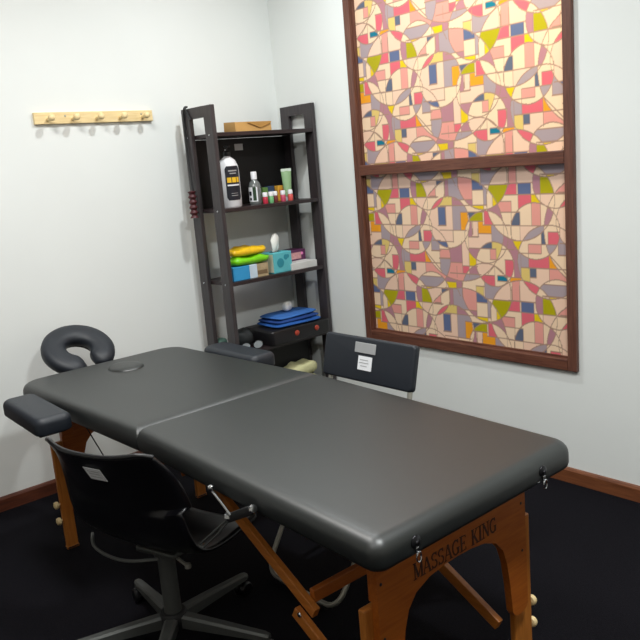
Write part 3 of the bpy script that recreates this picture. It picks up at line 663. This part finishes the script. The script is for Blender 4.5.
carton('small_carton', .165, -.160, Z1, (.03, .048, .078), mat('carton_orange', (226, 168, 60), .5), 'small orange and yellow carton behind the tiny bottles', face=(.7, .35, .55), facem=mat('carton_red', (206, 84, 56), .5))
TUBEG = mat('tube_green', (140, 174, 128), .35, var=.05)
t2 = thing('cream_tube', .215, -.150, Z1, 'tall pale green cream tube standing on its cap at the right of the second shelf', 'tube', R(-30))
bm = bmesh.new(); rg = []
for z, a, b in ((.022, .018, .017), (.06, .021, .015), (.105, .024, .009), (.148, .026, .003), (.160, .027, .0012)):
    rg.append([bm.verts.new((b*math.cos(2*PI*k/16), a*math.sin(2*PI*k/16), z)) for k in range(16)])
for A, B in zip(rg[:-1], rg[1:]):
    for k in range(16): bm.faces.new((A[k], A[(k+1) % 16], B[(k+1) % 16], B[k]))
bm.faces.new(rg[0]); bm.faces.new(rg[-1]); tb = obj('tube_body', bm, TUBEG, t2, 50)
bm = bmesh.new(); box(bm, (0, 0, .154), (.0055, .053, .014)); obj('crimp', bm, mat('tube_white', (206, 220, 206), .4), tb)
bm = bmesh.new(); lathe(bm, [(0, 0), (.016, 0), (.016, .021), (0, .022)], 16); obj('cap', bm, WHITEP, t2, 40)

# third shelf
Z2 = ZS[2]
def soft(bm, c, s, seed=1, amp=.006, nu=22, nv=10, p=.45, f=18, M=None):
    """soft wrinkled package (superellipsoid with folds)"""
    rnd = random.Random(seed); ph = [rnd.uniform(0, 6.28) for _ in range(6)]; rows = []
    def sp(v, e): return math.copysign(abs(v)**e, v)
    for i in range(nv+1):
        la = -PI/2+PI*i/nv; row = []
        for j in range(nu):
            lo = 2*PI*j/nu
            x = sp(math.cos(la), p)*sp(math.cos(lo), p); y = sp(math.cos(la), p)*sp(math.sin(lo), p); z = sp(math.sin(la), .8)
            X = Vector((x*s[0]/2, y*s[1]/2, z*s[2]/2))
            wv = math.sin(X.x*f*4+ph[0]+X.y*f)+math.sin(X.y*f*5+ph[1])+math.sin(X.z*f*9+X.y*f*3+ph[2])
            X.z += amp*wv*.5*max(0, z) if z > 0 else 0; X.x += amp*.5*math.sin(X.y*f*6+ph[3])*abs(x); X.y += amp*.5*math.sin(X.x*f*6+ph[4])*abs(y)
            row.append(bm.verts.new(Vector(c)+X))
        rows.append(row)
    for A, B in zip(rows[:-1], rows[1:]):
        for j in range(nu):
            try: bm.faces.new((A[j], A[(j+1) % nu], B[(j+1) % nu], B[j]))
            except Exception: pass
    bmesh.ops.remove_doubles(bm, verts=bm.verts, dist=1e-5)
    if M: bmesh.ops.transform(bm, matrix=M, verts=bm.verts)
def package(name, x, y, z, s, m, label, cat, seed=1, amp=.006, rz=0, p=.45):
    bm = bmesh.new(); soft(bm, (0, 0, s[2]/2), s, seed, amp, p=p); o = obj(name, bm, m, None, 70, (x, y, z)); o.rotation_euler = (0, 0, rz)
    return tag(o, label, cat)
GLY = mat('yellow_packet', (236, 190, 28), .35, var=.12, scale=40); GLG = mat('green_packet', (120, 208, 22), .35, var=.12, scale=40)
PBL = mat('blue_card', (48, 150, 206), .5, var=.05); PWH = mat('pale_blue_card', (196, 214, 230), .5)
t3 = thing('wipes_box', .255, -.520, Z2, 'bright blue and white box at the bottom of the packet pile, third shelf', 'box')
bm = bmesh.new(); box(bm, (0, -.026, .034), (.09, .098, .068), bev=.003); obj('box_body', bm, PBL, t3)
bm = bmesh.new(); box(bm, (0, .046, .034), (.09, .046, .068), bev=.003); obj('white_end', bm, PWH, t3)
t3 = carton('snack_carton', .250, -.418, Z2, (.09, .075, .066), mat('tan_card', (176, 156, 122), .6, var=.15, scale=50), 'patterned tan carton between the blue box and the tissue box', face=(.8, .3, .35), facem=mat('tan_dark', (120, 98, 70), .6))
package('green_packet', .245, -.475, Z2+.069, (.125, .225, .042), GLG, 'bright lime green soft packet under the yellow packet', 'packet', 3, .009)
package('yellow_packet', .240, -.478, Z2+.1125, (.125, .215, .040), GLY, 'bright yellow soft packet on top of the pile on the third shelf', 'packet', 5, .009)
TEAL = mat('tissue_box_teal', (92, 186, 196), .5, var=.05); TEALD = mat('tissue_teal_dark', (40, 140, 158), .5)
t4 = thing('tissue_box', .240, -.288, Z2, 'turquoise cube tissue box with a white tissue sticking out on the third shelf', 'tissue box', R(4))
bm = bmesh.new(); box(bm, (0, 0, .051), (.110, .122, .102), bev=.003); bb = obj('box_body', bm, TEAL, t4)
bm = bmesh.new()
for (yy, zz, rr) in ((-.018, .05, .024), (.020, .075, .014), (.034, .078, .010)):
    lathe(bm, [(0, .0006), (rr*.6, .0006), (rr, 0)], 14, M=Matrix.Translation((.0553, yy, zz)) @ Matrix.Rotation(PI/2, 4, 'Y'))
obj('print', bm, TEALD, bb)
bm = bmesh.new(); box(bm, (0, -.0613, .051), (.098, .0008, .090)); tag(obj('print', bm, mat('pale_side', (196, 196, 176), .6), bb), 'pale beige side')
bm = bmesh.new(); lathe(bm, [(0, .0008), (.030, .0008), (.032, 0)], 18, (0, 0, .1022), .6, 1.2); obj('opening', bm, BLKM, bb)
bm = bmesh.new(); rg = []
for i in range(9):
    u = i/8; rr = .010+.016*math.sin(u*2.4)*(1-u*.3)
    rg.append([bm.verts.new((.004*math.sin(3*u)+rr*.45*math.cos(2*PI*k/14)*(1+.25*math.sin(3*k+2*u)), -.002+.01*u+rr*math.sin(2*PI*k/14)*(1+.25*math.cos(2*k+i)), .100+u*.088+.006*math.sin(2*k))) for k in range(14)])
for A, B in zip(rg[:-1], rg[1:]):
    for k in range(14): bm.faces.new((A[k], A[(k+1) % 14], B[(k+1) % 14], B[k]))
bm.faces.new(rg[-1]); tag(obj('tissue', bm, mat('tissue_white', (236, 236, 232), .9, spec=.1), t4, 60), 'white crumpled tissue')
carton('flat_carton', .240, -.150, Z2, (.12, .170, .034), mat('white_card', (206, 206, 204), .6), 'flat white box at the right end of the third shelf')
t5 = carton('purple_carton', .165, -.150, Z2+.0345, (.10, .165, .055), mat('purple_card', (92, 44, 82), .5), 'flat purple and pink carton lying on the white box on the third shelf', face=(.62, .62, .45), facem=mat('pink_card', (202, 148, 150), .5, var=.2, scale=60))
bm = bmesh.new(); lathe(bm, [(0, .001), (.006, .001), (.008, 0)], 12, M=Matrix.Translation((.0504, .058, .034)) @ Matrix.Rotation(PI/2, 4, 'Y')); obj('logo', bm, mat('magenta_dot', (236, 130, 190), .5), t5)

# fourth shelf
Z3 = ZS[3]
BLK2 = mat('black_case', (17, 16, 19), .4, var=.1)
t6 = thing('storage_case', .225, -.215, Z3, 'black case with two round orange knobs on the fourth shelf, under the blue cloths', 'case')
bm = bmesh.new(); pad(bm, -.125, .125, -.225, .165, 0, .075, .012, (.02,)*4); obj('case_body', bm, BLK2, t6, 50)
for y in (-.065, .068):
    bm = bmesh.new(); lathe(bm, [(.014, 0), (.014, .004), (.010, .007), (0, .008)], 16, M=Matrix.Translation((.1245, y, .040)) @ Matrix.Rotation(PI/2, 4, 'Y')); tag(obj('knob', bm, mat('orange_red_knob', (166, 62, 44), .4), t6, 40), 'round orange-red knob')
CB = [mat('blue_cloth_a', (26, 84, 160), .8, var=.15, scale=30), mat('blue_cloth_b', (20, 62, 130), .8, var=.15, scale=30), mat('blue_cloth_c', (52, 106, 180), .8, var=.15, scale=30)]
lbs = ['royal blue folded cloth at the bottom of the cloth stack on the black case', 'navy blue folded cloth in the middle of the cloth stack on the black case', 'lighter blue folded cloth on top of the cloth stack on the black case']
for i in range(3):
    o = package('folded_cloth', .235-.01*i, -.235+.008*i, Z3+.077+.0165*i, (.215-.015*i, .30-.012*i, .0155), CB[i], lbs[i], 'cloth', 11+i, .0035, R(-3+4*i), .3); o['group'] = 'blue cloths on the fourth shelf'
package('crumpled_tissue', .20, -.215, Z3+.128, (.045, .055, .045), mat('tissue_white', (236, 236, 232), .9), 'crumpled white tissue lying on the blue cloths', 'tissue', 21, .012, 0, .9)
package('dark_pouch', .185, -.515, Z3+.001, (.13, .10, .085), mat('dark_grey_cloth', (34, 38, 40), .7, var=.2), 'dark grey cloth pouch at the left of the fourth shelf', 'bag', 23, .010, R(20), .8)
package('teal_packet', .105, -.583, Z3+.001, (.07, .055, .05), mat('teal_cloth', (86, 122, 112), .6, var=.15), 'dull teal packet by the left posts on the fourth shelf', 'packet', 24, .006, 0, .7)
tg = thing('eyeglasses', .300, -.530, Z3, 'pair of eyeglasses with pale lenses by the dark pouch', 'glasses', R(80))
bm = bmesh.new()
for s in (-1, 1): tube(bm, [(s*.034+.026*math.cos(a), 0, .022+.020*math.sin(a)) for a in [2*PI*k/18 for k in range(18)]], .0022, 6, closed=True)
tube(bm, [(-.009, 0, .026), (0, 0, .030), (.009, 0, .026)], .002, 6)
for s in (-1, 1): tube(bm, [(s*.060, 0, .028), (s*.064, .02, .028), (s*.060, .10, .020), (s*.058, .115, .008)], .002, 6)
obj('spectacle_frame', bm, BLKP, tg, 60)
bm = bmesh.new()
for s in (-1, 1): lathe(bm, [(0, .0008), (.024, .0008), (.0245, 0)], 18, M=Matrix.Translation((s*.034, 0, .022)) @ Matrix.Rotation(PI/2, 4, 'X') @ Matrix.Diagonal((1, .8, 1, 1)))
obj('lenses', bm, mat('lens', (190, 200, 204), .1, trans=.4), tg)

# bottom shelf
Z4 = ZS[4]
tbx = thing('fabric_box', .140, -.335, Z4, 'large black fabric box on the bottom shelf of the rack', 'box')
bm = bmesh.new(); pad(bm, -.065, .065, -.255, .250, 0, .315, .008, (.01,)*4); obj('box_body', bm, BLKM, tbx, 50)
bm = bmesh.new(); pad(bm, -.068, .068, -.258, .253, .296, .322, .006, (.012,)*4); obj('lid', bm, BLK2, tbx, 50)
TW_ = mat('towel_cream', (206, 204, 158), .95, spec=.1, var=.08, scale=30, bump=.6, bscale=500)
for i, (lab, sd) in enumerate((('pale cream folded towel at the bottom of the towel pile behind the massage table', 31), ('pale cream folded towel in the middle of the towel pile behind the massage table', 32), ('pale cream folded towel on top of the towel pile behind the massage table', 33))):
    o = package('folded_towel', .265, -.215, Z4+.001+.071*i, (.105, .21-.01*i, .065), TW_, lab, 'towel', sd, .007, R(2*i-2), .45); o['group'] = 'towels on the bottom shelf'

# ------------------------------------------------------------------ peg rail
PR = empty('peg_rail', (.008, -1.047, 1.654), 0, 'pine rail with five wooden pegs on the left wall', 'peg rail')
bm = bmesh.new(); box(bm, (0, 0, 0), (.015, .567, .049), bev=.0015)
obj('board', bm, PEGW, PR)
for y in (-.145, .225):
    bm = bmesh.new(); lathe(bm, [(0, .002), (.004, .0015), (.005, 0)], 10, M=Matrix.Translation((.0074, y, .008)) @ Matrix.Rotation(PI/2, 4, 'Y')); obj('screw', bm, STEEL, PR)
for k in range(5):
    bm = bmesh.new(); M = Matrix.Translation((.007, -.226+.1135*k, -.007)) @ Matrix.Rotation(R(82), 4, 'Y')
    lathe(bm, [(.0085, 0), (.0075, .012), (.0065, .026), (.008, .034), (.0135, .038), (.0155, .045), (.0145, .052), (.009, .057), (0, .059)], 16, M=M)
    obj('peg', bm, PEGW, PR, 50)
